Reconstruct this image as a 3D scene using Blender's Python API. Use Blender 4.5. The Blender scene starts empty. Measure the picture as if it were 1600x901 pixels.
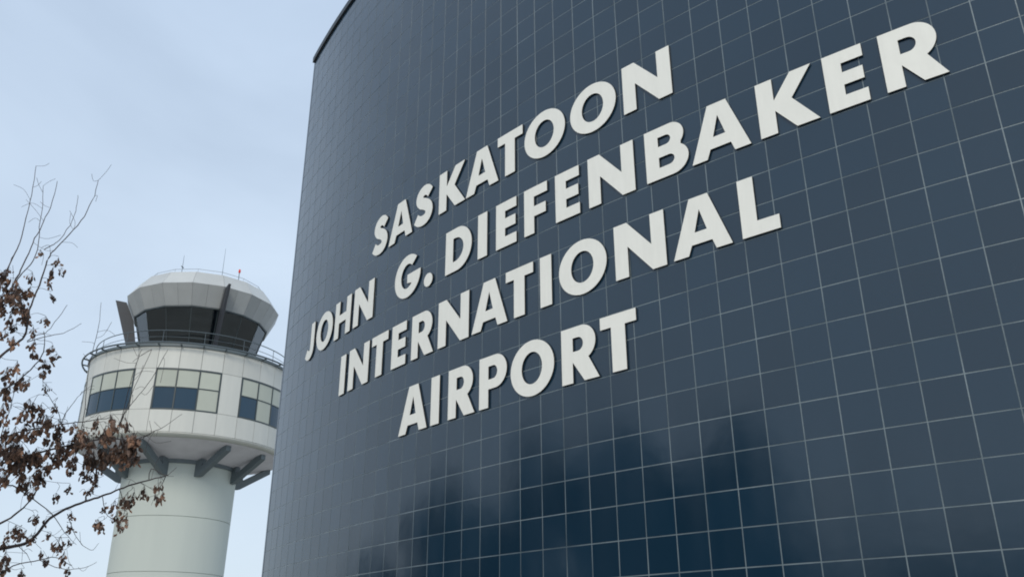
import bpy, math, random
from mathutils import Vector, Matrix
random.seed(7)
sc = bpy.context.scene
PI = math.pi
R_ = math.radians

# ---------------------------------------------------------------- camera
F = 1374.36 / 1600.0                       # focal length in picture widths
PITCH, ROLL = 0.400645, 0.003046
EYE = Vector((0, 0, 1.6))
cam = bpy.data.cameras.new('camera')
cam.sensor_width = 36.0
cam.lens = 36.0 * F
cam.clip_start = 0.05
cam.clip_end = 8000
camo = bpy.data.objects.new('camera', cam)
sc.collection.objects.link(camo)
camo.matrix_world = Matrix.Translation(EYE) @ Matrix.Rotation(PI/2 + PITCH, 4, 'X') @ Matrix.Rotation(-ROLL, 4, 'Z')
sc.camera = camo
sc.render.resolution_x, sc.render.resolution_y = 1024, 576

# ---------------------------------------------------------------- sky and sun
SUN_EL, SUN_AZ = R_(36), R_(-174)          # azimuth from +Y towards +X
sd = Vector((math.sin(SUN_AZ)*math.cos(SUN_EL), math.cos(SUN_AZ)*math.cos(SUN_EL), math.sin(SUN_EL)))
world = bpy.data.worlds.new('World'); sc.world = world
world.use_nodes = True
nt = world.node_tree; nt.nodes.clear()
N = nt.nodes.new; L = nt.links.new
out = N('ShaderNodeOutputWorld'); bg = N('ShaderNodeBackground')
sky = N('ShaderNodeTexSky'); sky.sky_type = 'NISHITA'; sky.sun_disc = False
sky.sun_elevation = SUN_EL; sky.sun_rotation = SUN_AZ
sky.air_density = 1.0; sky.dust_density = 1.5; sky.ozone_density = 1.2
tc = N('ShaderNodeTexCoord')
mp = N('ShaderNodeMapping'); mp.inputs['Scale'].default_value = (1.0, 1.0, 2.4); mp.inputs['Rotation'].default_value = (0.3, 0.2, 0.5)
nz = N('ShaderNodeTexNoise'); nz.inputs['Scale'].default_value = 1.7; nz.inputs['Detail'].default_value = 5; nz.inputs['Roughness'].default_value = 0.5
nz.inputs['Distortion'].default_value = 0.5
cr = N('ShaderNodeMapRange'); cr.inputs['From Min'].default_value = 0.30; cr.inputs['From Max'].default_value = 0.70
cr.inputs['To Min'].default_value = 0.70; cr.inputs['To Max'].default_value = 0.98
mix = N('ShaderNodeMix'); mix.data_type = 'RGBA'
sep = N('ShaderNodeSeparateXYZ'); el = N('ShaderNodeMapRange')      # thin high cloud, whiter towards the horizon
el.inputs['From Min'].default_value = 0.08; el.inputs['From Max'].default_value = 0.68
veil = N('ShaderNodeMix'); veil.data_type = 'RGBA'
veil.inputs['A'].default_value = (7.25, 8.45, 9.7, 1); veil.inputs['B'].default_value = (6.2, 7.65, 9.65, 1)
L(tc.outputs['Generated'], sep.inputs[0]); L(sep.outputs['Z'], el.inputs['Value']); L(el.outputs[0], veil.inputs['Factor'])
L(veil.outputs['Result'], mix.inputs['B'])
L(tc.outputs['Generated'], mp.inputs['Vector']); L(mp.outputs[0], nz.inputs['Vector'])
L(nz.outputs['Fac'], cr.inputs['Value']); L(cr.outputs[0], mix.inputs['Factor'])
L(sky.outputs[0], mix.inputs['A']); L(mix.outputs['Result'], bg.inputs['Color'])
bg.inputs['Strength'].default_value = 0.1
L(bg.outputs[0], out.inputs['Surface'])
sun = bpy.data.lights.new('sun', 'SUN'); sun.energy = 1.6; sun.angle = R_(20); sun.color = (1.0, 0.94, 0.82)
suno = bpy.data.objects.new('sun', sun); sc.collection.objects.link(suno)
suno.rotation_euler = (-sd).to_track_quat('-Z', 'Y').to_euler()
suno.location = (-20, -20, 40)
sc.view_settings.view_transform = 'Standard'; sc.view_settings.look = 'None'
sc.view_settings.exposure = 0.0; sc.view_settings.gamma = 1.0
try: sc.cycles.filter_width = 1.9
except Exception: pass

# ---------------------------------------------------------------- helpers
def link(o): sc.collection.objects.link(o); return o
def tag(o, label=None, cat=None, group=None, kind=None):
    if label: o['label'] = label
    if cat: o['category'] = cat
    if group: o['group'] = group
    if kind: o['kind'] = kind
    return o
def empty(name, loc):
    o = bpy.data.objects.new(name, None); o.location = loc; o.empty_display_size = 0.3
    return link(o)
def origin(parent):
    v = Vector((0, 0, 0))
    while parent is not None: v += parent.location; parent = parent.parent
    return v
class MB:
    def __init__(s): s.v = []; s.f = []; s.m = []; s.at = []
    def quad(s, pts, m=0):
        b = len(s.v); s.v += [tuple(p) for p in pts]; s.f.append(tuple(range(b, b+len(pts)))); s.m.append(m)
    def hexa(s, p, m=0):           # p: 8 points, 4 below then 4 above, same winding
        b = len(s.v); s.v += [tuple(q) for q in p]
        for f in ((3,2,1,0),(4,5,6,7),(0,1,5,4),(1,2,6,5),(2,3,7,6),(3,0,4,7)):
            s.f.append(tuple(b+i for i in f)); s.m.append(m)
    def box(s, c, d, m=0):
        x, y, z = c; a, b, e = d[0]/2, d[1]/2, d[2]/2
        s.hexa([(x-a,y-b,z-e),(x+a,y-b,z-e),(x+a,y+b,z-e),(x-a,y+b,z-e),(x-a,y-b,z+e),(x+a,y-b,z+e),(x+a,y+b,z+e),(x-a,y+b,z+e)], m)
    def tube(s, pts, rad, n=6, closed=False, m=0):
        pts = [Vector(p) for p in pts]; k = len(pts)
        if not hasattr(rad, '__len__'): rad = [rad]*k
        b = len(s.v); up = Vector((0.13, 0.21, 0.97))
        for i, p in enumerate(pts):
            if closed: t = pts[(i+1) % k] - pts[i-1]
            else: t = pts[min(i+1, k-1)] - pts[max(i-1, 0)]
            t.normalize(); a = t.cross(up)
            if a.length < 0.05: a = t.cross(Vector((1, 0, 0)))
            a.normalize(); c = a.cross(t)
            for j in range(n):
                w = 2*PI*j/n; s.v.append(tuple(p + (a*math.cos(w) + c*math.sin(w))*rad[i]))
        for i in range(k if closed else k-1):
            for j in range(n):
                A = b+i*n+j; B = b+i*n+(j+1) % n; C = b+((i+1) % k)*n+(j+1) % n; D = b+((i+1) % k)*n+j
                s.f.append((A, B, C, D)); s.m.append(m)
        if not closed:
            s.f.append(tuple(b+j for j in range(n))[::-1]); s.m.append(m)
            s.f.append(tuple(b+(k-1)*n+j for j in range(n))); s.m.append(m)
    def mesh(s, name, mats, org=Vector((0,0,0)), smooth=False):
        me = bpy.data.meshes.new(name)
        me.from_pydata([(x-org[0], y-org[1], z-org[2]) for x, y, z in s.v], [], s.f)
        for m in (mats if isinstance(mats, (list, tuple)) else [mats]): me.materials.append(m)
        me.polygons.foreach_set('material_index', s.m)
        if smooth: me.polygons.foreach_set('use_smooth', [True]*len(s.f))
        me.update(); return me
    def build(s, name, mats, parent=None, smooth=False, label=None):
        me = s.mesh(name, mats, origin(parent), smooth)
        o = bpy.data.objects.new(name, me); o.parent = parent; link(o)
        if label: o['label'] = label
        return o

def material(name, col, rough=0.6, metal=0.0, noise=0.0, nscale=3.0, bump=0.0, bscale=20.0, rand=0.0, ior=1.5, spec=0.5, col2=None, streak=None):
    m = bpy.data.materials.new(name); m.use_nodes = True
    t = m.node_tree; b = t.nodes['Principled BSDF']
    b.inputs['Roughness'].default_value = rough; b.inputs['Metallic'].default_value = metal
    b.inputs['IOR'].default_value = ior; b.inputs['Specular IOR Level'].default_value = spec
    co = t.nodes.new('ShaderNodeTexCoord')
    src = None
    mixn = t.nodes.new('ShaderNodeMix'); mixn.data_type = 'RGBA'
    c2 = col2 or tuple(c*0.6 for c in col)
    mixn.inputs['A'].default_value = (*col, 1); mixn.inputs['B'].default_value = (*c2, 1)
    mixn.inputs['Factor'].default_value = 0
    if noise or col2:
        n = t.nodes.new('ShaderNodeTexNoise'); n.inputs['Scale'].default_value = nscale; n.inputs['Detail'].default_value = 6
        if streak:
            mpn = t.nodes.new('ShaderNodeMapping'); mpn.inputs['Scale'].default_value = streak
            t.links.new(co.outputs['Object'], mpn.inputs['Vector']); t.links.new(mpn.outputs[0], n.inputs['Vector'])
        else: t.links.new(co.outputs['Object'], n.inputs['Vector'])
        r = t.nodes.new('ShaderNodeMapRange'); r.inputs['From Min'].default_value = 0.35; r.inputs['From Max'].default_value = 0.7
        r.inputs['To Max'].default_value = noise or 1.0
        t.links.new(n.outputs['Fac'], r.inputs['Value']); t.links.new(r.outputs[0], mixn.inputs['Factor'])
    last = mixn.outputs['Result']
    if rand:
        oi = t.nodes.new('ShaderNodeObjectInfo'); at = t.nodes.new('ShaderNodeAttribute'); at.attribute_name = 'shade'
        ad = t.nodes.new('ShaderNodeMath'); ad.operation = 'ADD'; fr = t.nodes.new('ShaderNodeMath'); fr.operation = 'FRACT'
        t.links.new(oi.outputs['Random'], ad.inputs[0]); t.links.new(at.outputs['Fac'], ad.inputs[1]); t.links.new(ad.outputs[0], fr.inputs[0])
        mr = t.nodes.new('ShaderNodeMapRange'); mr.inputs['To Min'].default_value = 1-rand; mr.inputs['To Max'].default_value = 1+rand
        t.links.new(fr.outputs[0], mr.inputs['Value'])
        hs = t.nodes.new('ShaderNodeHueSaturation'); t.links.new(last, hs.inputs['Color']); t.links.new(mr.outputs[0], hs.inputs['Value'])
        last = hs.outputs[0]
    t.links.new(last, b.inputs['Base Color'])
    if bump:
        n2 = t.nodes.new('ShaderNodeTexNoise'); n2.inputs['Scale'].default_value = bscale; n2.inputs['Detail'].default_value = 3
        t.links.new(co.outputs['Object'], n2.inputs['Vector'])
        bm = t.nodes.new('ShaderNodeBump'); bm.inputs['Strength'].default_value = bump; bm.inputs['Distance'].default_value = 0.01
        t.links.new(n2.outputs['Fac'], bm.inputs['Height']); t.links.new(bm.outputs[0], b.inputs['Normal'])
    return m

M = {}
M['tile'] = material('glazed_navy_tile', (0.0072, 0.0265, 0.0485), rough=0.12, ior=1.65, rand=0.12)
_t = M['tile'].node_tree; _b = _t.nodes['Principled BSDF']           # rain-washed glaze: roughness and waviness vary over the wall
_g = _t.nodes.new('ShaderNodeNewGeometry'); _m = _t.nodes.new('ShaderNodeMapping'); _m.inputs['Scale'].default_value = (1.6, 1.6, 0.35)
_n = _t.nodes.new('ShaderNodeTexNoise'); _n.inputs['Scale'].default_value = 1.8; _n.inputs['Detail'].default_value = 5
_r = _t.nodes.new('ShaderNodeMapRange'); _r.inputs['From Min'].default_value = 0.3; _r.inputs['From Max'].default_value = 0.7
_r.inputs['To Min'].default_value = 0.10; _r.inputs['To Max'].default_value = 0.20
_t.links.new(_g.outputs['Position'], _m.inputs['Vector']); _t.links.new(_m.outputs[0], _n.inputs['Vector'])
_t.links.new(_n.outputs['Fac'], _r.inputs['Value']); _t.links.new(_r.outputs[0], _b.inputs['Roughness'])
_n2 = _t.nodes.new('ShaderNodeTexNoise'); _n2.inputs['Scale'].default_value = 4.5; _n2.inputs['Detail'].default_value = 2
_p = _t.nodes.new('ShaderNodeBump'); _p.inputs['Strength'].default_value = 0.10; _p.inputs['Distance'].default_value = 0.01
_t.links.new(_g.outputs['Position'], _n2.inputs['Vector']); _t.links.new(_n2.outputs['Fac'], _p.inputs['Height']); _t.links.new(_p.outputs[0], _b.inputs['Normal'])
M['tile_edge'] = material('rough_tile_edge', (0.06, 0.08, 0.095), ior=1.6, rough=0.34)
M['grout'] = material('pale_grout', (0.21, 0.255, 0.275), ior=1.6, rough=0.34, noise=1.0, nscale=2.2, col2=(0.075, 0.105, 0.12), bump=0.3, bscale=60)
M['coping'] = material('dark_coping_metal', (0.018, 0.022, 0.026), rough=0.45, noise=0.3)
M['trim'] = material('navy_edge_trim', (0.012, 0.025, 0.045), rough=0.2, ior=1.5)
M['letter'] = material('off_white_letter_face', (0.87, 0.85, 0.775), rough=0.55, noise=0.12, nscale=4, streak=(4, 4, 0.8), bump=0.05, bscale=15)
M['letter_side'] = material('dark_bronze_letter_edge', (0.03, 0.026, 0.022), rough=0.5)
M['concrete'] = material('painted_concrete_shaft', (0.54, 0.58, 0.54), rough=0.8, noise=0.3, nscale=0.8, col2=(0.45, 0.49, 0.465), streak=(1.5, 1.5, 0.25), bump=0.15, bscale=25)
M['panel'] = material('white_cladding', (0.60, 0.60, 0.56), rough=0.5, noise=0.25, nscale=1.5, rand=0.06, col2=(0.47, 0.48, 0.46), streak=(2, 2, 0.4))
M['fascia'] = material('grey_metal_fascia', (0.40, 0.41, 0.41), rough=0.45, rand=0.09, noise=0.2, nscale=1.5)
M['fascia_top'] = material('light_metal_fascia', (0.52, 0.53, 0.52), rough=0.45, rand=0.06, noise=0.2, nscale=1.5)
M['soffit'] = material('grey_soffit', (0.68, 0.66, 0.70), rough=0.7, noise=0.3, nscale=1.3)
M['steel'] = material('dark_grey_steel', (0.13, 0.16, 0.175), rough=0.5, noise=0.3)
M['fin'] = material('charcoal_fin_paint', (0.042, 0.046, 0.056), rough=0.5, noise=0.2)
M['rail'] = material('weathered_rail', (0.10, 0.125, 0.14), rough=0.5, metal=0.2)
M['rail_light'] = material('pale_roof_rail', (0.40, 0.44, 0.47), rough=0.5)
M['frame'] = material('dark_window_frame', (0.05, 0.065, 0.07), rough=0.4)
M['pane_dark'] = material('blue_glass', (0.014, 0.045, 0.080), rough=0.06, ior=1.52, rand=0.15)
M['pane_light'] = material('glass_over_pale_blind', (0.47, 0.49, 0.42), rough=0.15, ior=1.52, rand=0.10, noise=0.2, nscale=1)
M['roof'] = material('roof_membrane', (0.4, 0.4, 0.4), rough=0.8, noise=0.4)
M['red'] = material('red_beacon_lens', (0.75, 0.05, 0.03), rough=0.3)
M['interior'] = material('dark_cab_interior', (0.050, 0.062, 0.075), rough=0.8, noise=0.4)
M['bark'] = material('grey_brown_bark', (0.085, 0.07, 0.068), rough=0.85, noise=0.6, nscale=14, bump=0.4, bscale=60)
M['leaf'] = material('dry_brown_leaf', (0.25, 0.135, 0.082), rough=0.7, noise=1.0, nscale=9, col2=(0.065, 0.048, 0.042), rand=0.55)
M['wood'] = material('added_wood_twigs', (0.075, 0.075, 0.065), rough=0.9, noise=1.0, nscale=0.2, col2=(0.045, 0.05, 0.045))
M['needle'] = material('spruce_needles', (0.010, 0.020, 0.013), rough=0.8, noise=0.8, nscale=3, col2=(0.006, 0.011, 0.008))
M['pavement'] = material('concrete_pavement', (0.42, 0.41, 0.39), rough=0.85, noise=0.4, nscale=0.8, bump=0.2, bscale=40)
M['ground'] = material('autumn_turf', (0.34, 0.33, 0.29), rough=0.95, noise=1.0, nscale=0.3, col2=(0.25, 0.24, 0.20), bump=0.3, bscale=10)
# cab glass: tinted, lets some light through
g = bpy.data.materials.new('tinted_cab_glass'); g.use_nodes = True; t = g.node_tree; t.nodes.clear()
o_ = t.nodes.new('ShaderNodeOutputMaterial'); tr = t.nodes.new('ShaderNodeBsdfTransparent'); tr.inputs[0].default_value = (0.42, 0.46, 0.48, 1)
gl = t.nodes.new('ShaderNodeBsdfGlossy'); gl.inputs['Roughness'].default_value = 0.03; gl.inputs['Color'].default_value = (0.8, 0.85, 0.9, 1)
fr = t.nodes.new('ShaderNodeFresnel'); fr.inputs['IOR'].default_value = 1.85; mx = t.nodes.new('ShaderNodeMixShader')
t.links.new(fr.outputs[0], mx.inputs[0]); t.links.new(tr.outputs[0], mx.inputs[1]); t.links.new(gl.outputs[0], mx.inputs[2]); t.links.new(mx.outputs[0], o_.inputs[0])
M['cabglass'] = g

# ---------------------------------------------------------------- ground
mb = MB(); mb.quad([(-4000,-4000,0),(4000,-4000,0),(4000,4000,0),(-4000,4000,0)])
tag(mb.build('ground', M['ground']), kind='structure')
mb = MB()
pts = [(14*math.cos(a)*1.3 + 2, 12*math.sin(a) + 3, 0.004) for a in [2*PI*i/48 for i in range(48)]]
mb.quad(pts); tag(mb.build('pavement', M['pavement']), kind='structure')

# ---------------------------------------------------------------- curved tiled wall
S = 0.3
CX, CY, RAD = 63.5816*S, 89.3058*S, 87.288*S
T0, Z0 = -0.697216, EYE.z + 9.21378*S
def wall_pt(c, r, off=0.0):                # c, r in tiles; off in metres towards the viewer
    a = T0 + c*S/RAD
    return Vector((CX + (RAD+off)*math.sin(a), CY - (RAD+off)*math.cos(a), Z0 - r*S))
def to_px(p):
    d = p - EYE; c, s = math.cos(PITCH), math.sin(PITCH)
    yc = d.y*c + d.z*s; zc = -d.y*s + d.z*c
    if yc < 0.1: return None
    return (800 + 1374.36*d.x/yc, 450.5 - 1374.36*zc/yc)

COL0, COL1 = -32, 46
ROW0, ROWG = -27, Z0/S
EDGE = -32.2
hall = empty('terminal_building', wall_pt(0, ROWG))
tag(hall, 'tall curved wall of glossy navy blue tiles with pale grout and dark coping', 'building')
mb = MB()
cs = [EDGE + (COL1-EDGE)*i/160 for i in range(161)]
for i in range(160):
    a, b = cs[i], cs[i+1]
    zt, zb = ROW0-0.02, ROWG
    P = lambda c, r, o: wall_pt(c, r, o)
    mb.quad([P(a,zb,-.0009), P(b,zb,-.0009), P(b,zt,-.0009), P(a,zt,-.0009)])
    mb.quad([P(b,zb,-.6), P(a,zb,-.6), P(a,zt,-.6), P(b,zt,-.6)])
    mb.quad([P(a,zt,-.0009), P(b,zt,-.0009), P(b,zt,-.6), P(a,zt,-.6)])
for c in (EDGE, COL1): mb.quad([P(c,zb,-.0009), P(c,zb,-.6), P(c,zt,-.6), P(c,zt,-.0009)])
mb.build('wall', M['grout'], hall)
# coping along the top
mb = MB()
for i in range(160):
    a, b = cs[i]-(0.12 if i == 0 else 0), cs[i+1]-(.03 if i % 10 == 9 else 0)
    mb.hexa([P(a,-26.80,.035), P(b,-26.80,.035), P(b,-26.80,-.64), P(a,-26.80,-.64), P(a,-27.18,.035), P(b,-27.18,.035), P(b,-27.18,-.64), P(a,-27.18,-.64)])
    if i % 10 == 9: mb.build('coping', M['coping'], hall); mb = MB()       # folded metal caps, butted end to end
mb = MB()
mb.hexa([P(EDGE-.03,ROWG,.004), P(COL0-.02,ROWG,.004), P(COL0-.02,ROWG,-.3), P(EDGE-.03,ROWG,-.3), P(EDGE-.03,-26.8,.004), P(COL0-.02,-26.8,.004), P(COL0-.02,-26.8,-.3), P(EDGE-.03,-26.8,-.3)])
mb.build('corner_trim', M['trim'], hall)
# one tile: bevelled slab, x across, z up, front towards -y
G, BV, TH = 0.0044, 0.0006, 0.008
h = S/2 - G
tv = [(-h+BV,0,-h+BV),(h-BV,0,-h+BV),(h-BV,0,h-BV),(-h+BV,0,h-BV),(-h,BV,-h),(h,BV,-h),(h,BV,h),(-h,BV,h),(-h,TH,-h),(h,TH,-h),(h,TH,h),(-h,TH,h)]
tf = [(0,1,2,3),(4,5,1,0),(5,6,2,1),(6,7,3,2),(7,4,0,3),(8,9,5,4),(9,10,6,5),(10,11,7,6),(11,8,4,7)]
tile_me = bpy.data.meshes.new('tile'); tile_me.from_pydata(tv, [], tf); tile_me.materials.append(M['tile']); tile_me.materials.append(M['tile_edge']); tile_me.polygons.foreach_set('material_index', [0]+[1]*8)
cand = []
for c in range(COL0, COL1):
    for r in range(ROW0, int(ROWG)+1):
        q = [to_px(wall_pt(c+dx, r+dy)) for dx, dy in ((0,0),(1,0),(1,1),(0,1))]
        area = 0
        if all(q):
            mx_, my_ = sum(p[0] for p in q)/4, sum(p[1] for p in q)/4
            if -15 < mx_ < 1615 and -15 < my_ < 915:
                area = abs(sum(q[i][0]*q[(i+1)%4][1]-q[(i+1)%4][0]*q[i][1] for i in range(4)))/2
        cand.append((area, c, r))
cand.sort(reverse=True)
rt = random.Random(3)
def tile_mat(c, r):
    ctr = wall_pt(c+.5, r+.5, 0.0008); a = T0 + (c+.5)*S/RAD
    J, K = (max(-.0045, min(.0045, rt.gauss(0, 0.0024))) for _ in (0, 1))
    return Matrix.Translation(ctr) @ Matrix.Rotation(a, 4, 'Z') @ Matrix.Rotation(J, 4, 'X') @ Matrix.Rotation(K, 4, 'Z')
horg = origin(hall)
for area, c, r in cand[:300]:
    o = bpy.data.objects.new('tile', tile_me); o.parent = hall
    o.matrix_local = Matrix.Translation(-horg) @ tile_mat(c, r); link(o)
vs, fs, sh = [], [], []
for area, c, r in cand[300:]:
    if r + 1 > ROWG: continue
    mt = tile_mat(c, r); b = len(vs); q = rt.random()
    vs += [tuple(mt @ Vector(v) - horg) for v in tv]; fs += [tuple(b+i for i in f) for f in tf]; sh += [q]*9
me = bpy.data.meshes.new('tiles'); me.from_pydata(vs, [], fs); me.materials.append(M['tile']); me.materials.append(M['tile_edge']); me.polygons.foreach_set('material_index', [0 if i % 9 == 0 else 1 for i in range(len(fs))])
at = me.attributes.new('shade', 'FLOAT', 'FACE'); at.data.foreach_set('value', sh)
o = bpy.data.objects.new('tiles', me); o.parent = hall; link(o); o['kind'] = 'stuff'

# ---------------------------------------------------------------- lettering
def arc(cx, cy, rx, ry, a0, a1, n=20):
    return [(cx + rx*math.cos(R_(a0+(a1-a0)*i/n)), cy + ry*math.sin(R_(a0+(a1-a0)*i/n))) for i in range(n+1)]
def stroke(pts, w, n=8):
    # smooth centre line through pts (Catmull-Rom), offset both sides
    q = [pts[0]] + pts + [pts[-1]]; c = []
    for i in range(1, len(q)-2):
        for k in range(n):
            t = k/n; p0, p1, p2, p3 = q[i-1], q[i], q[i+1], q[i+2]
            c.append(tuple(0.5*((2*p1[d]) + (-p0[d]+p2[d])*t + (2*p0[d]-5*p1[d]+4*p2[d]-p3[d])*t*t + (-p0[d]+3*p1[d]-3*p2[d]+p3[d])*t**3) for d in (0, 1)))
    c.append(pts[-1]); a, b = [], []
    for i in range(len(c)):
        x0, y0 = c[max(i-1, 0)]; x1, y1 = c[min(i+1, len(c)-1)]
        l = math.hypot(x1-x0, y1-y0); nx, ny = -(y1-y0)/l, (x1-x0)/l
        ww = w[0] + (w[1]-w[0])*math.sin(PI*i/(len(c)-1)) if isinstance(w, tuple) else w
        a.append((c[i][0]+nx*ww, c[i][1]+ny*ww)); b.append((c[i][0]-nx*ww, c[i][1]-ny*ww))
    return a + b[::-1]
H0, H1 = 0.05, 1.95
bowlR = arc(.87, 1.35, .59, .60, 90, -62)
cntR = [(.50, 1.57)] + arc(.72, 1.335, .22, .235, 90, -90, 12) + [(.50, 1.10)]
GL = {
 'I': [[(0,H0),(.55,H0),(.55,H1),(0,H1)]],
 'L': [[(0,H0),(1.17,H0),(1.17,.49),(.50,.49),(.50,H1),(0,H1)]],
 'T': [[(0,H1),(0,1.54),(.43,1.54),(.43,H0),(.98,H0),(.98,1.54),(1.42,1.54),(1.42,H1)]],
 'E': [[(0,H0),(1.13,H0),(1.13,.47),(.51,.47),(.51,.81),(1.08,.81),(1.08,1.23),(.51,1.23),(.51,1.54),(1.13,1.54),(1.13,H1),(0,H1)]],
 'F': [[(0,H0),(.51,H0),(.51,.73),(1.10,.73),(1.10,1.14),(.51,1.14),(.51,1.54),(1.18,1.54),(1.18,H1),(0,H1)]],
 'H': [[(0,H0),(.50,H0),(.50,.79),(1.27,.79),(1.27,H0),(1.77,H0),(1.77,H1),(1.27,H1),(1.27,1.21),(.50,1.21),(.50,H1),(0,H1)]],
 'N': [[(0,H0),(.52,H0),(.52,1.11),(1.43,H0-.02),(1.95,H0-.02),(1.95,H1),(1.43,H1),(1.43,.90),(.52,H1+.02),(0,H1+.02)]],
 'A': [[(0,H0),(.53,H0),(.66,.37),(1.36,.37),(1.47,H0),(2.0,H0),(1.33,H1),(.68,H1)], [(1.0,1.50),(.79,.77),(1.21,.77)]],
 'K': [[(0,H0),(.53,H0),(.53,.82),(1.12,H0),(1.80,H0),(1.07,1.05),(1.75,H1),(1.11,H1),(.53,1.18),(.53,H1),(0,H1)]],
 'R': [[(0,H0),(.48,H0),(.48,.75),(.96,H0),(1.57,H0)] + bowlR[::-1] + [(0,H1)], cntR],
 'P': [[(0,H0),(.50,H0),(.50,.72)] + arc(.88, 1.335, .60, .615, -90, 90) + [(0,H1)], [(.50,1.57)] + arc(.76,1.325,.22,.245,90,-90,12) + [(.50,1.08)]],
 'B': [[(0,H0)] + arc(1.0,.59,.60,.54,-90,55) + arc(.97,1.46,.51,.49,-40,90) + [(0,H1)],
       [(.51,1.58)] + arc(.80,1.405,.19,.175,90,-90,10) + [(.51,1.23)], [(.51,.82)] + arc(.88,.635,.21,.185,90,-90,10) + [(.51,.45)]],
 'D': [[(0,H0)] + arc(.74,1.0,.95,.95,-90,90,28) + [(0,H1)], [(.50,1.52)] + arc(.62,1.0,.55,.52,90,-90,20) + [(.50,.48)]],
 'O': [arc(1.045,1.0,1.045,.99,0,360,48)[:-1], arc(1.045,1.0,.49,.57,0,360,36)[:-1]],
 'G': [arc(1.02,1.0,1.02,.99,47,350,40) + [(2.04,1.06),(1.02,1.06),(1.02,.67),(1.47,.67)] + arc(1.02,1.0,.50,.57,-35,-312,30)],
 '.': [arc(0,.29,.31,.30,0,360,24)[:-1]],
 'S': [stroke([(1.20,1.47),(1.00,1.66),(.74,1.72),(.47,1.60),(.39,1.37),(.55,1.16),(.82,1.02),(1.07,.83),(1.14,.58),(1.00,.35),(.72,.27),(.42,.32),(.16,.50)], (.235,.265))],
 'J': [stroke([(.86,H1),(.86,1.3),(.86,.68),(.78,.40),(.56,.27),(.32,.30),(.10,.44)], (.245,.25))],
}
def build_letter(ch, c0, r0, parent, sq=1.0):
    cu = bpy.data.curves.new('letter', 'CURVE'); cu.dimensions = '2D'; cu.fill_mode = 'BOTH'; cu.extrude = 0.5
    for lp in GL[ch]:
        # subdivide long edges so the letter follows the curve of the wall
        q = []
        for i, p in enumerate(lp):
            e = lp[(i+1) % len(lp)]; k = max(1, int(abs(e[0]-p[0])/0.5))
            for j in range(k): q.append((p[0]+(e[0]-p[0])*j/k, p[1]+(e[1]-p[1])*j/k))
        s = cu.splines.new('POLY'); s.points.add(len(q)-1); s.use_cyclic_u = True
        for i, p in enumerate(q): s.points[i].co = (p[0], p[1], 0, 1)
    tmp = bpy.data.objects.new('tmp', cu); link(tmp)
    dg = bpy.context.evaluated_depsgraph_get()
    me = bpy.data.meshes.new_from_object(tmp.evaluated_get(dg)); bpy.data.objects.remove(tmp)
    me.name = 'letter'; org = origin(parent)
    flat = [abs(p.normal.z) > 0.5 for p in me.polygons]
    for v in me.vertices:
        off = 0.023 if v.co.z > 0 else 0.006
        v.co = wall_pt(c0 + v.co.x*sq, r0 - v.co.y, off) - org
    me.materials.clear(); me.materials.append(M['letter']); me.materials.append(M['letter_side'])
    for p, fl in zip(me.polygons, flat): p.material_index = 0 if fl else 1; p.use_smooth = False
    me.update()
    o = bpy.data.objects.new('letter', me); o.parent = parent; link(o)
    nm = 'full stop' if ch == '.' else 'capital ' + ch
    o['label'] = 'off white raised %s' % nm
    return o
sign = empty('airport_sign', wall_pt(-11, 1, 0.006))
tag(sign, 'four lines of large off white raised capital letters on the navy tiled wall', 'sign')
LINES = [(-8, 'S-20.45 A-18.90 S-16.78 K-14.90 A-13.05 T-11.09 O-9.57 O-7.22 N-4.82'),
 (-5, 'J-27.90 O-26.45 H-24.08 N-21.97 G-18.13 .-15.50 D-14.31 I-12.24 E-11.17 F-9.62 E-8.04 N-6.50 B-4.09 A-2.39 K-0.07 E2.01 R3.60'),
 (-2, 'I-22.98 N-22.06 T-19.87 E-18.11 R-16.55 N-14.67 A-12.54 T-10.62 I-8.86 O-7.96 N-5.53 A-3.33 L-1.01'),
 (1, 'A-17.24 I-15.00 R-13.88 P-12.05 O-10.37 R-7.94 T-6.27')]
for r0, l in LINES:
    for w in l.split(): build_letter(w[0], float(w[1:]), r0, sign)

# ---------------------------------------------------------------- control tower
AZ = R_(-20.62); TD = 50.0
TB = Vector((math.sin(AZ)*TD, math.cos(AZ)*TD, 0))
tower = empty('control_tower', TB)
tag(tower, 'pale round airport control tower with glazed cab on top and ring of windows below', 'tower')
E0 = -AZ                                   # facing direction helpers
ex = Vector((math.cos(AZ), -math.sin(AZ), 0)); ef = Vector((-math.sin(AZ), -math.cos(AZ), 0))
def tp(deg, r, z):                         # deg 0 faces the viewer, + to the right
    a = R_(deg); d = ex*math.sin(a) + ef*math.cos(a)
    return Vector((TB.x + d.x*r, TB.y + d.y*r, z + EYE.z))
def band(mb, prof, a0, a1, n, m=0, close=True):   # revolve a profile (r,z) polygon, a0..a1 in n steps
    full = abs(a1-a0-360) < 1e-6; k = len(prof); b = len(mb.v)
    for i in range(n if full else n+1):
        for r, z in prof: mb.v.append(tuple(tp(a0+(a1-a0)*i/n, r, z)))
    cnt = n if full else n
    for i in range(cnt):
        j = (i+1) % n if full else i+1
        for q in range(k if close else k-1):
            w = (q+1) % k
            mb.f.append((b+i*k+q, b+j*k+q, b+j*k+w, b+i*k+w)); mb.m.append(m)
    if not full and close:
        mb.f.append(tuple(b+q for q in range(k))); mb.m.append(m)
        mb.f.append(tuple(b+n*k+q for q in range(k))[::-1]); mb.m.append(m)
def rect(r0, r1, z0, z1): return [(r1, z0), (r1, z1), (r0, z1), (r0, z0)]
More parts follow.
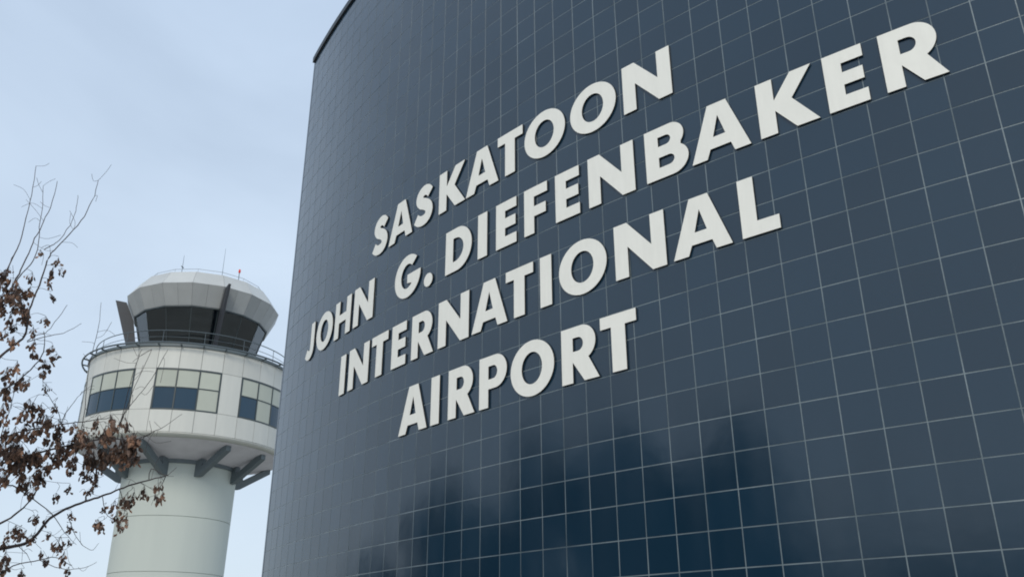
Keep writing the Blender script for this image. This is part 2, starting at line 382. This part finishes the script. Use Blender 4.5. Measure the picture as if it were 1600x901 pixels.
# shaft, poured in lifts with a groove between them
zs = [-1.6, 1.40, 4.02, 6.64, 9.60]
def rs(z): return 2.74 + 0.012*max(0, z-0)
for a, b in zip(zs, zs[1:]):
    mb = MB(); band(mb, [(rs(a), a+.02), (rs(b), b-.02), (rs(b)-.04, b-.001), (2.4, b-.001), (2.4, a+.001), (rs(a)-.04, a+.001)], 0, 360, 160)
    ob = mb.build('shaft_section', M['concrete'], tower)
mb = MB(); band(mb, rect(2.3, 2.72, -1.6, 9.5), 0, 360, 48); mb.build('shaft_core', M['steel'], tower)
# soffit bowl under the drum
RD = 5.36
mb = MB(); band(mb, [(RD-.02, 10.21), (RD-.02, 10.16), (RD-.30, 10.02), (RD-.34, 10.21)], 0, 360, 96); mb.build('drum_lip', M['panel'], tower, smooth=True)
mb = MB(); band(mb, [(RD-.34, 10.02), (2.80, 9.38), (2.80, 10.2), (RD-.34, 10.2)], 0, 360, 96); mb.build('soffit', M['soffit'], tower)
mb = MB(); band(mb, rect(2.79, 2.93, 9.22, 9.42), 0, 360, 64); mb.build('shaft_collar', M['steel'], tower)
for cen in (0, 80, -80, 180):             # splayed pairs of struts from the shaft out to the soffit
    for sg in (-1, 1):
        pi_, po = tp(cen + sg*15.5, 2.80, 0), tp(cen + sg*25.5, 4.80, 0)
        d = po - pi_; n = Vector((-d.y, d.x, 0)).normalized()*0.15; mb = MB()
        lo = [(0, 8.60), (.14, 8.62), (1, 9.70), (1, 9.95), (.86, 9.90), (.20, 9.08), (.20, 9.46), (0, 9.42)]
        for q in (-1, 1):
            for f_, z in lo: mb.v.append(tuple(pi_ + d*f_ + n*q + Vector((0, 0, z))))
        m_ = len(lo); mb.f += [tuple(range(m_))[::-1], tuple(range(m_, 2*m_))] + [(i, (i+1) % m_, m_+(i+1) % m_, m_+i) for i in range(m_)]; mb.m += [0]*(m_+2)
        mb.build('bracket', M['steel'], tower)
# drum: cladding panels in 32 facets
A00 = -19.9 - 11.25*0
def panel(a, z0, z1, r=RD, w=11.25, mat='panel', name='wall_panel', g=0.11):
    mb = MB(); gz = 0.008
    band(mb, [(r, z0+gz), (r, z1-gz), (r-.07, z1-gz), (r-.07, z0+gz)], a+g, a+w-g, 3)
    return mb.build(name, M[mat], tower)
mb = MB(); band(mb, rect(RD-.5, RD-.05, 10.2, 14.62), 0, 360, 96); mb.build('drum_backing', M['frame'], tower)
for k in range(32):
    a = A00 + 11.25*k
    panel(a, 13.36, 14.50); panel(a, 10.21, 11.30)
    if k % 4 == 3: panel(a, 11.30, 13.36)
def window(a, pattern):
    z0, z1, zm = 11.32, 13.34, 12.42
    mb = MB(); b = 0.32
    r0, r1 = RD-.05, RD+.012
    for z_, t_ in ((z0, .035), (z1, .045), (zm, .022)): band(mb, rect(r0, r1, z_-t_, z_+t_), a, a+33.75, 12)
    for i in range(4):
        c = a + 11.25*i; hw = 0.42 if i in (0, 3) else 0.30
        c = c + (hw if i == 0 else -hw if i == 3 else 0)
        band(mb, rect(r0, r1+.003, z0+.036, z1-.046), c-hw, c+hw, 1)
    fr_ = mb.build('window', M['frame'], tower)
    for i in range(3):
        for j in range(2):
            mb = MB(); za, zb = ((z0, zm) if j == 0 else (zm, z1))
            band(mb, rect(RD-.045, RD-.01, za+.03, zb-.03), a+11.25*i+.4, a+11.25*(i+1)-.4, 4)
            mb.build('pane', M['pane_light' if pattern[j][i] else 'pane_dark'], fr_)
pats = {0: ((0,0,1),(1,1,1)), 1: ((0,1,0),(1,1,1)), 7: ((0,0,0),(1,1,1))}
for k in range(8): window(A00 + 45*k, pats.get(k, ((0, k % 2, 0), (1, 1, 1))))
# deck, gutter ring and rails
mb = MB(); band(mb, rect(2.5, RD+.06, 14.50, 14.64), 0, 360, 96); mb.build('deck', M['steel'], tower)
mb = MB(); mb.tube([tp(360*i/96, 5.70, 14.60) for i in range(96)], 0.045, 6, True)
for k in range(32):
    a = A00 + 11.25*k
    mb.tube([tp(a, RD-.02, 14.52), tp(a, 5.70, 14.56)], 0.045, 5)
mb.build('gutter_ring', M['rail'], tower)
mb = MB()
for z_, r_ in ((15.42, .024), (15.08, .014)):
    mb.tube([tp(360*i/96, 5.14, z_) for i in range(96)], r_, 6, True)
for k in range(16): mb.tube([tp(A00+22.5*k, 5.14, 14.64), tp(A00+22.5*k, 5.14, 15.42)], .016, 5)
mb.build('railing', M['rail'], tower)
# cab: sixteen sides, vertices at V0 + 22.5 k
V0 = -10.7
def facet(prof, a0, a1, name, mat, n=1, g=0.0):
    # flat piece between two polygon vertices a0,a1 (prof in vertex radii)
    mb = MB(); k = len(prof)
    for a in (a0, a1):
        i0 = math.floor((a-V0+1e-6)/22.5); va = V0+22.5*i0; f_ = (a-va)/22.5
        for r, z in prof:
            p = tp(va, r, z).lerp(tp(va+22.5, r, z), f_); mb.v.append(tuple(p))
    if g:
        A = [Vector(v) for v in mb.v[:k]]; B = [Vector(v) for v in mb.v[k:]]
        mb.v = [tuple(p.lerp(q, g)) for p, q in zip(A, B)] + [tuple(q.lerp(p, g)) for p, q in zip(A, B)]
    for i in range(k): j = (i+1) % k; mb.f.append((i, k+i, k+j, j)); mb.m.append(0)
    mb.f.append(tuple(range(k))); mb.m.append(0); mb.f.append(tuple(range(k, 2*k))[::-1]); mb.m.append(0)
    return mb.build(name, M[mat], tower)
RK, RT_, RF = 4.14, 3.54, 3.62
ZT, ZK, ZF = 19.38, 18.50, 17.42
for k in range(16):
    a = V0 + 22.5*k
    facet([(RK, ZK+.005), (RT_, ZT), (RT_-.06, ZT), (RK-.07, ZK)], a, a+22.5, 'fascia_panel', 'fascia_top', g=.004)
    for q in range(2):
        aa = a + 11.25*q
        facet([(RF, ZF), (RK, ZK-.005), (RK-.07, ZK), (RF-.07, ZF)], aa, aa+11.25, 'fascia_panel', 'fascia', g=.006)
    facet([(2.86, 15.15), (RF-.10, ZF-.05), (RF-.12, ZF-.05), (2.84, 15.15)], a, a+22.5, 'cab_window_pane', 'cabglass')
    facet([(2.88, 14.64), (2.90, 15.13), (2.80, 15.13), (2.78, 14.64)], a, a+22.5, 'sill_panel', 'steel')
mb = MB()
for k in range(16): mb.tube([tp(V0+22.5*k, 2.87, 15.1), tp(V0+22.5*k, RF-.09, ZF-.02)], 0.02, 4)
mb.build('glazing_bars', M['frame'], tower)
mb = MB(); prof = [(RF-.02, ZF+.01), (RF-.02, ZF-.07), (RF-.2, ZF-.07), (RF-.2, ZF+.01)]
band(mb, prof, V0, V0+360, 16); mb.build('head_trim', M['frame'], tower)
mb = MB(); band(mb, [(RF-.1, ZF+.03), (RF-.1, ZF+.1), (0.02, ZF+.1), (0.02, ZF+.03)], V0, V0+360, 16)
mb.build('cab_ceiling', M['interior'], tower)
mb = MB(); band(mb, [(2.55, 14.66), (2.70, 15.55), (2.45, 15.60), (2.3, 14.66)], V0, V0+360, 16); mb.build('console', M['interior'], tower)
mb = MB(); band(mb, [(3.05, 16.75), (3.36, ZF-.02), (3.30, ZF-.02), (2.99, 16.75)], V0-75, V0+62, 9); mb.build('sun_shade', M['interior'], tower)
mb = MB(); band(mb, [(RT_-.05, ZT+.02), (RT_-.4, ZT+.12), (0.02, ZT+.35), (0.02, ZT-.1), (RT_-.05, ZT-.1)], V0, V0+360, 16); mb.build('cab_roof', M['roof'], tower)
mb = MB(); mb.tube([tp(V0+22.5*i, 3.22, 19.68) for i in range(16)], 0.014, 5, True)
for k in range(16): mb.tube([tp(V0+22.5*k, 3.26, 19.4), tp(V0+22.5*k, 3.22, 19.68)], .010, 4)
mb.build('roof_rail', M['rail_light'], tower)
for a, r, z0, z1, w in ((-25.5, 3.3, 19.4, 20.45, .012), (11.5, 3.3, 19.4, 21.1, .010), (-40, 2.0, 19.2, 20.1, .012)):
    mb = MB(); mb.tube([tp(a, r, z0), tp(a, r, (z0+z1)/2), tp(a, r, z1)], [w*1.3, w, w*.6], 5)
    if a < -20 and a > -30: mb.tube([tp(a, r-.12, 19.75), tp(a, r+.12, 19.75)], .03, 5)
    mb.build('antenna', M['rail'], tower)
mb = MB(); mb.tube([tp(28, 3.3, 19.4), tp(28, 3.3, 19.88)], .02, 6); mb.tube([tp(28, 3.3, 19.88), tp(28, 3.3, 19.94), tp(28, 3.3, 20.06), tp(28, 3.3, 20.1)], [.045, .065, .055, .02], 8, m=1)
mb.build('beacon', [M['rail'], M['red']], tower)
# three fins standing clear of the cab
for a in (13.5, -91, 129):
    mb = MB(); w = 0.065
    out_ = [(3.28, 14.62), (4.68, 18.50), (4.10, 18.44), (3.58, 17.40), (2.96, 14.62)]
    d = tp(a+90, 1, 0) - tp(a+90, 0, 0)
    for s_ in (-1, 1):
        for r, z in out_: mb.v.append(tuple(tp(a, r, z) + d*s_*w))
    mb.f += [(4,3,2,1,0),(5,6,7,8,9)] + [(i, (i+1) % 5, 5+(i+1) % 5, 5+i) for i in range(5)]; mb.m += [0]*7
    mb.build('fin', M['fin'], tower)

# ---------------------------------------------------------------- broadleaf tree with dead leaves, left foreground
def ray(x, y):
    u = (x-800)/1374.36; v = (450.5-y)/1374.36
    d = Vector((u, math.cos(PITCH)-v*math.sin(PITCH), math.sin(PITCH)+v*math.cos(PITCH)))
    return d.normalized()
def dist(x, y): return 9.0 + 0.75*math.sin(x/85+1.0) + 0.7*math.sin(y/115+0.4)
def at_px(x, y, dd=0.0): return EYE + ray(x, y)*(dist(x, y)+dd)
TRB = Vector((-6.7, 6.6, 0))
tree = empty('deciduous_tree', TRB)
tag(tree, 'nearly bare broadleaf tree with hanging clusters of dead brown leaves at the left edge', 'tree')
rb = random.Random(11)
mb = MB()
trunk_pts = [TRB + Vector((0.05*math.sin(z*1.3), 0.06*math.sin(z*0.9+1), z)) for z in (-.1, .3, 1, 1.8, 2.6, 3.4, 4.3, 5.2, 6.1)]
mb.tube(trunk_pts, [.17, .14, .12, .11, .10, .085, .065, .045, .02], 10); mb.build('trunk', M['bark'], tree, smooth=True)
nodes = []                                 # points where leaf stalks can start
def smooth_path(ps, n=4):
    q = [ps[0]] + ps + [ps[-1]]; o = []
    for i in range(1, len(q)-2):
        for k in range(n):
            t = k/n; o.append(0.5*((2*q[i]) + (q[i+1]-q[i-1])*t + (2*q[i-1]-5*q[i]+4*q[i+1]-q[i+2])*t*t + (3*q[i]-q[i-1]-3*q[i+1]+q[i+2])*t**3))
    o.append(ps[-1]); return o
def branch(px, r0, r1, root=None, name='branch', leafy=True):
    P_ = [at_px(x, y) for x, y in px]
    if root is not None: P_ = [root, root.lerp(P_[0], .5) + Vector((0, 0, .06))] + P_
    P_ = smooth_path(P_); k = len(P_)
    P_ = [p + Vector((rb.gauss(0, .0025), rb.gauss(0, .0025), rb.gauss(0, .0025))) if 0 < i < k-1 else p for i, p in enumerate(P_)]
    mb = MB(); mb.tube(P_, [r0+(r1-r0)*(i/(k-1))**.8 for i in range(k)], 6); mb.build(name, M['bark'], tree, smooth=True)
    if leafy: nodes.extend(P_[2:] if root is None else P_[8:])
T = trunk_pts
branch([(-60,862),(0,854),(38,846),(57,831),(76,808),(102,793),(132,781),(159,772),(185,762),(212,753),(242,745),(262,740)], .026, .004, T[3])
branch([(132,781),(137,766),(148,756),(146,738),(140,722),(128,706)], .009, .003)
branch([(-60,835),(0,814),(26,798),(45,780),(58,760),(62,735)], .018, .004, T[3])
branch([(-70,740),(0,722),(60,705),(120,690),(170,682),(215,690)], .020, .004, T[4])
branch([(-70,690),(0,680),(50,668),(95,660),(140,655),(170,650)], .012, .003, T[4])
branch([(-60,600),(0,554),(21,537),(38,523),(42,505),(48,474),(62,443),(74,405),(81,393),(103,370),(127,343),(144,312),(154,280)], .016, .0025, T[5])
branch([(69,388),(84,379),(96,370),(113,343),(120,322),(122,303)], .0045, .002, leafy=False)
branch([(-50,520),(0,475),(26,432),(38,408),(52,377),(65,350),(79,322),(90,281)], .012, .0025, T[6])
branch([(-40,480),(0,440),(14,412),(31,377),(41,339),(50,302),(57,257)], .010, .0025, T[6])
branch([(26,436),(31,429),(52,405),(60,381),(62,353),(67,315),(68,288)], .006, .002)
branch([(42,530),(55,522),(71,517),(86,501),(105,474)], .0045, .002, leafy=False)
branch([(42,532),(71,523),(100,518),(127,503)], .0045, .002, leafy=False)
branch([(-40,640),(0,610),(30,590),(60,560),(70,535),(68,515)], .012, .003, T[5])
branch([(-30,900),(20,880),(60,872),(85,868),(110,880)], .010, .003, T[3])
branch([(-40,780),(10,755),(40,770),(80,800),(100,830),(118,848)], .009, .002)
for tw in ([(120,690),(130,650),(137,580),(145,544),(154,508),(158,470)], [(170,682),(186,661),(203,598),(213,565),(222,544)],
           [(150,700),(176,675),(195,640),(210,602),(237,544)], [(183,683),(190,652),(206,627),(226,604),(246,573),(262,544)],
           [(200,690),(235,674),(257,664),(284,645)], [(95,660),(102,643),(118,622),(128,609)], [(0,680),(14,640),(24,600),(27,570)],
           [(215,690),(222,682),(235,674),(233,655)], [(104,800),(118,836),(140,857),(153,846)], [(60,872),(95,886),(130,884),(150,875)],
           [(232,748),(236,730),(258,740),(275,728)], [(95,660),(90,640),(72,610),(66,592)], [(258,741),(250,760),(245,772)],
           [(159,772),(165,800),(175,808),(190,818)], [(185,762),(194,790),(190,812)], [(22,846),(40,862),(48,880)]):
    branch(tw, .0042, .0018)
# limbs of the part of the crown outside the picture
for i in range(9):
    a = rb.uniform(PI*.55, PI*1.6); z0 = rb.choice(T[3:8]); l = rb.uniform(1.2, 2.2)
    e = z0 + Vector((math.cos(a)*l, math.sin(a)*l, rb.uniform(.5, 1.6)))
    P_ = smooth_path([z0, z0.lerp(e, .4)+Vector((0,0,.15)), z0.lerp(e, .7)+Vector((rb.uniform(-.1,.1), .1, .1)), e])
    mb = MB(); mb.tube(P_, [.03*(1-j/len(P_))+.003 for j in range(len(P_))], 5); mb.build('branch', M['bark'], tree, smooth=True)
# leaf clusters
def leaf_cluster_mesh(seed):
    r = random.Random(seed); mb = MB()
    n = r.randint(8, 15)
    for i in range(n):
        c = Vector((r.gauss(0, .024), r.gauss(0, .024), -abs(r.gauss(.03, .03))))
        d = Vector((r.gauss(0, .45), r.gauss(0, .45), -1)).normalized(); s = d.cross(Vector((r.gauss(0,1), r.gauss(0,1), .1))).normalized(); nn = d.cross(s)
        l = r.uniform(.032, .072); w = l*r.uniform(.22, .38); cu = r.uniform(.005, .02)
        a = c; tip = c + d*l + nn*cu
        p1 = c + d*l*.3 + s*w; p2 = c + d*l*.7 + s*w*.8 + nn*cu; q1 = c + d*l*.3 - s*w; q2 = c + d*l*.7 - s*w*.8 + nn*cu*1.5
        m1 = c + d*l*.35 - nn*.008; m2 = c + d*l*.7 - nn*.004
        b = len(mb.v); mb.v += [tuple(v) for v in (a, p1, p2, tip, q2, q1, m1, m2)]
        mb.f += [(b,b+1,b+6), (b+1,b+2,b+7,b+6), (b+2,b+3,b+7), (b+3,b+4,b+7), (b+4,b+5,b+6,b+7), (b+5,b,b+6)]; mb.m += [0]*6
        mb.tube([(0,0,.03), c*.5+Vector((0,0,.01)), tuple(c)], .0012, 3, m=1)
    return mb.mesh('leaf_cluster', [M['leaf'], M['bark']])
CM = [leaf_cluster_mesh(s) for s in range(9)]
spots = []
def S4(l, k=1.0, ox=0, oy=250, s=2.907): spots.extend([(ox+x/s, oy+y/s, k*b) for x, y, b in l])
S4([(185,405,.6),(265,445,.8),(240,490,.9),(280,490,.7),(145,515,.9),(218,550,.9),(230,605,.8),(205,715,1),(135,580,1.2),(75,550,1.3),(65,600,1.2),(15,600,1.2),(95,630,1),(120,680,1.2),(70,660,1.1),(45,700,1),(10,670,1),(25,510,1),(40,485,.8),(70,745,.9),(20,770,.9),(60,805,.8),(150,760,.8),(155,820,.9),(150,860,1),(235,845,1),(255,880,1),(5,560,1),(85,575,1.2),(60,575,1.2),(100,655,1.1),(130,700,1.1),(0,620,1.2),(15,505,1)])
S4([(30,40,1.2),(90,70,1.2),(115,85,1),(180,50,.9),(185,10,1),(70,15,1),(120,170,1),(135,185,1),(90,220,1.1),(100,200,1.2),(185,240,1.5),(175,225,1.2),(195,250,1.1),(10,190,1.2),(10,230,1.2),(255,270,1),(400,245,.9),(460,235,.7),(60,425,1),(175,450,1.2),(165,470,1.1),(100,500,1.2),(130,530,1.1),(150,490,1),(290,455,.7),(355,460,.9),(415,435,.7),(550,310,1.1),(550,350,1.1),(555,390,1.2),(545,405,1.1),(525,375,.9),(285,520,.8),(230,555,.8),(380,525,1),(400,500,.8),(370,470,.8),(290,630,.8),(405,680,1.2),(400,665,.9),(135,645,1),(60,690,1.1),(100,710,1.1),(80,700,1.1),(125,725,1),(205,720,1),(245,740,1.3),(240,770,1.1),(260,800,1.1),(195,820,.8),(20,830,1.2),(20,800,1.2),(15,850,1.1),(280,860,.9),(85,870,.9),(520,560,1.1),(515,590,1.1),(590,530,1.1),(550,555,1),(635,555,1.1),(660,510,1),(670,550,.9),(470,590,1.1),(480,635,1),(520,640,1),(490,680,1),(430,610,.6)], 1.0, 0, 560, 2.642)
for _ in range(105):
    x = rb.uniform(-30, 215); y = 690 + rb.gauss(0, 20) + (10 if x < 80 else -3*(x > 150)) 
    spots.append((x, y, rb.uniform(.85, 1.4)))
for _ in range(9): spots.append((rb.uniform(-20, 85), rb.uniform(590, 660), rb.uniform(.6, 1.1)))
for _ in range(12): spots.append((rb.uniform(-20, 115), rb.uniform(800, 900), rb.uniform(.5, .9)))
for _ in range(5): spots.append((rb.uniform(-20, 60), rb.uniform(430, 560), rb.uniform(.7, 1.1)))
torg = origin(tree)
stk = MB(); start = list(nodes)
for x, y, k in spots[:290]:
    p = at_px(x, y, rb.gauss(0, .12))
    nd = min(start, key=lambda q: (q-p).length + (0.15 if q.z < p.z else 0))
    mid = nd.lerp(p, .5) + Vector((rb.gauss(0, .02), rb.gauss(0, .02), abs(rb.gauss(.02, .02))))
    top = p + Vector((0, 0, .03))
    if (nd-p).length < 1.0:
        stk.tube(smooth_path([nd, mid, top], 3), .0020, 4); start.append(mid)
    o = bpy.data.objects.new('leaf_cluster', rb.choice(CM)); o.parent = tree
    o.location = p - torg; o.rotation_euler = (rb.gauss(0, .2), rb.gauss(0, .2), rb.uniform(0, 6.28)); k *= .86; o.scale = (k*rb.uniform(.85,1.1),)*2 + (k*rb.uniform(.9,1.2),)
    link(o)
for _ in range(120):                       # fine bare twigs
    n0 = rb.choice(nodes); d = Vector((rb.gauss(0, 1), rb.gauss(0, .7), rb.gauss(.15, .8))).normalized(); l = rb.uniform(.05, .22)
    stk.tube(smooth_path([n0, n0+d*l*.5+Vector((0, 0, rb.gauss(0, .02))), n0+d*l+Vector((rb.gauss(0,.03), 0, rb.gauss(0, .04)))], 3),   .0019, 3)
so = stk.build('twigs', M['bark'], tree); so['kind'] = 'stuff'

# ---------------------------------------------------------------- bushy trees off to the left, seen mirrored in the tiles
def bushy_crown(h, rad, seed):
    r = random.Random(seed); mb = MB(); lobes = []
    for i in range(34):
        f = r.uniform(0, 1); a = r.uniform(0, 2*PI); q = rad*(1-.25*f)*r.uniform(.1, 1.0)
        lobes.append((Vector((math.cos(a)*q, math.sin(a)*q, h*(.16+.66*f))), rad*r.uniform(.20, .36)*(1-.15*f)))
    lobes.append((Vector((0, 0, h*.84)), h*.13))
    for c, R0 in lobes:
        for k in range(int(250*R0)):
            d = Vector((r.gauss(0,1), r.gauss(0,1), r.gauss(0,1))).normalized(); p = c + d*R0*r.uniform(.35, 1.12)
            a = Vector((r.gauss(0,1), r.gauss(0,1), r.gauss(0,1))).normalized(); b = a.cross(d).normalized(); w = r.uniform(.16, .34)
            mb.quad([p - a*w, p + b*w*.7, p + a*w, p - b*w*.7])
    return mb
GRP = 'bushy trees mirrored in the tiled wall'
for (x, y, h, rad, lab) in ((-28.5, 9.0, 11.4, 4.6, 'bushy evergreen mirrored in the tiles just right of the word AIRPORT, tallest of its row'),
                       (-30.5, 16.2, 9.8, 4.4, 'bushy evergreen mirrored in the tiles below the first letters of AIRPORT'),
                       (-27.5, 2.2, 11.0, 4.6, 'bushy evergreen mirrored in the tiles at the middle of the dark row'),
                       (-27.2, -1.2, 9.3, 3.8, 'low bushy evergreen mirrored in the tiles between two taller ones of the dark row'),
                       (-25.2, -4.2, 11.3, 4.0, 'bushy evergreen mirrored in the tiles at the right end of the dark row'),
                       (-29.0, 22.5, 6.6, 2.6, 'small bushy evergreen mirrored faintly at the left end of the dark row')):
    tr_ = empty('evergreen_tree', (x, y, 0)); tag(tr_, lab, 'tree', GRP)
    mb = MB(); mb.tube([(x, y, -.1), (x+.05, y, h*.4), (x, y+.04, h*.8)], [.24, .15, .04], 8); mb.build('trunk', M['bark'], tr_, smooth=True)
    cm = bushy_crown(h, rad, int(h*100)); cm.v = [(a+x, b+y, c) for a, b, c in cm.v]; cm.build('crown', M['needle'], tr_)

# ---------------------------------------------------------------- unseen far wood, added on the left to darken the lower tiles' reflection
rw = random.Random(5); mb = MB()
for i in range(150):
    a = R_(rw.uniform(-152, -90)); d = rw.uniform(95, 125); c = Vector((math.sin(a)*d, math.cos(a)*d, 0)); hh = rw.uniform(9, 16)
    mb.tube([c, c + Vector((0, 0, hh*.8))], [.25, .06], 4, m=1)
    for k in range(70):
        z = hh*rw.uniform(.12, 1); w = (1 - (z/hh)**2*.7)*3.4; p = c + Vector((rw.gauss(0, w*.5), rw.gauss(0, w*.5), z))
        u = Vector((rw.gauss(0,1), rw.gauss(0,1), rw.gauss(0,1))).normalized(); v = u.cross(Vector((rw.gauss(0,1), rw.gauss(0,1), rw.gauss(0,1)))).normalized(); q = rw.uniform(.4, 1.0)
        mb.quad([p-u*q, p+v*q*.6, p+u*q, p-v*q*.6])
wo = mb.build('added_far_wood', [M['wood'], M['bark']])
tag(wo, 'added grey brown belt of unseen bare trees far off, darkening the reflection in the lowest rows of tiles', 'wood', kind='stuff')
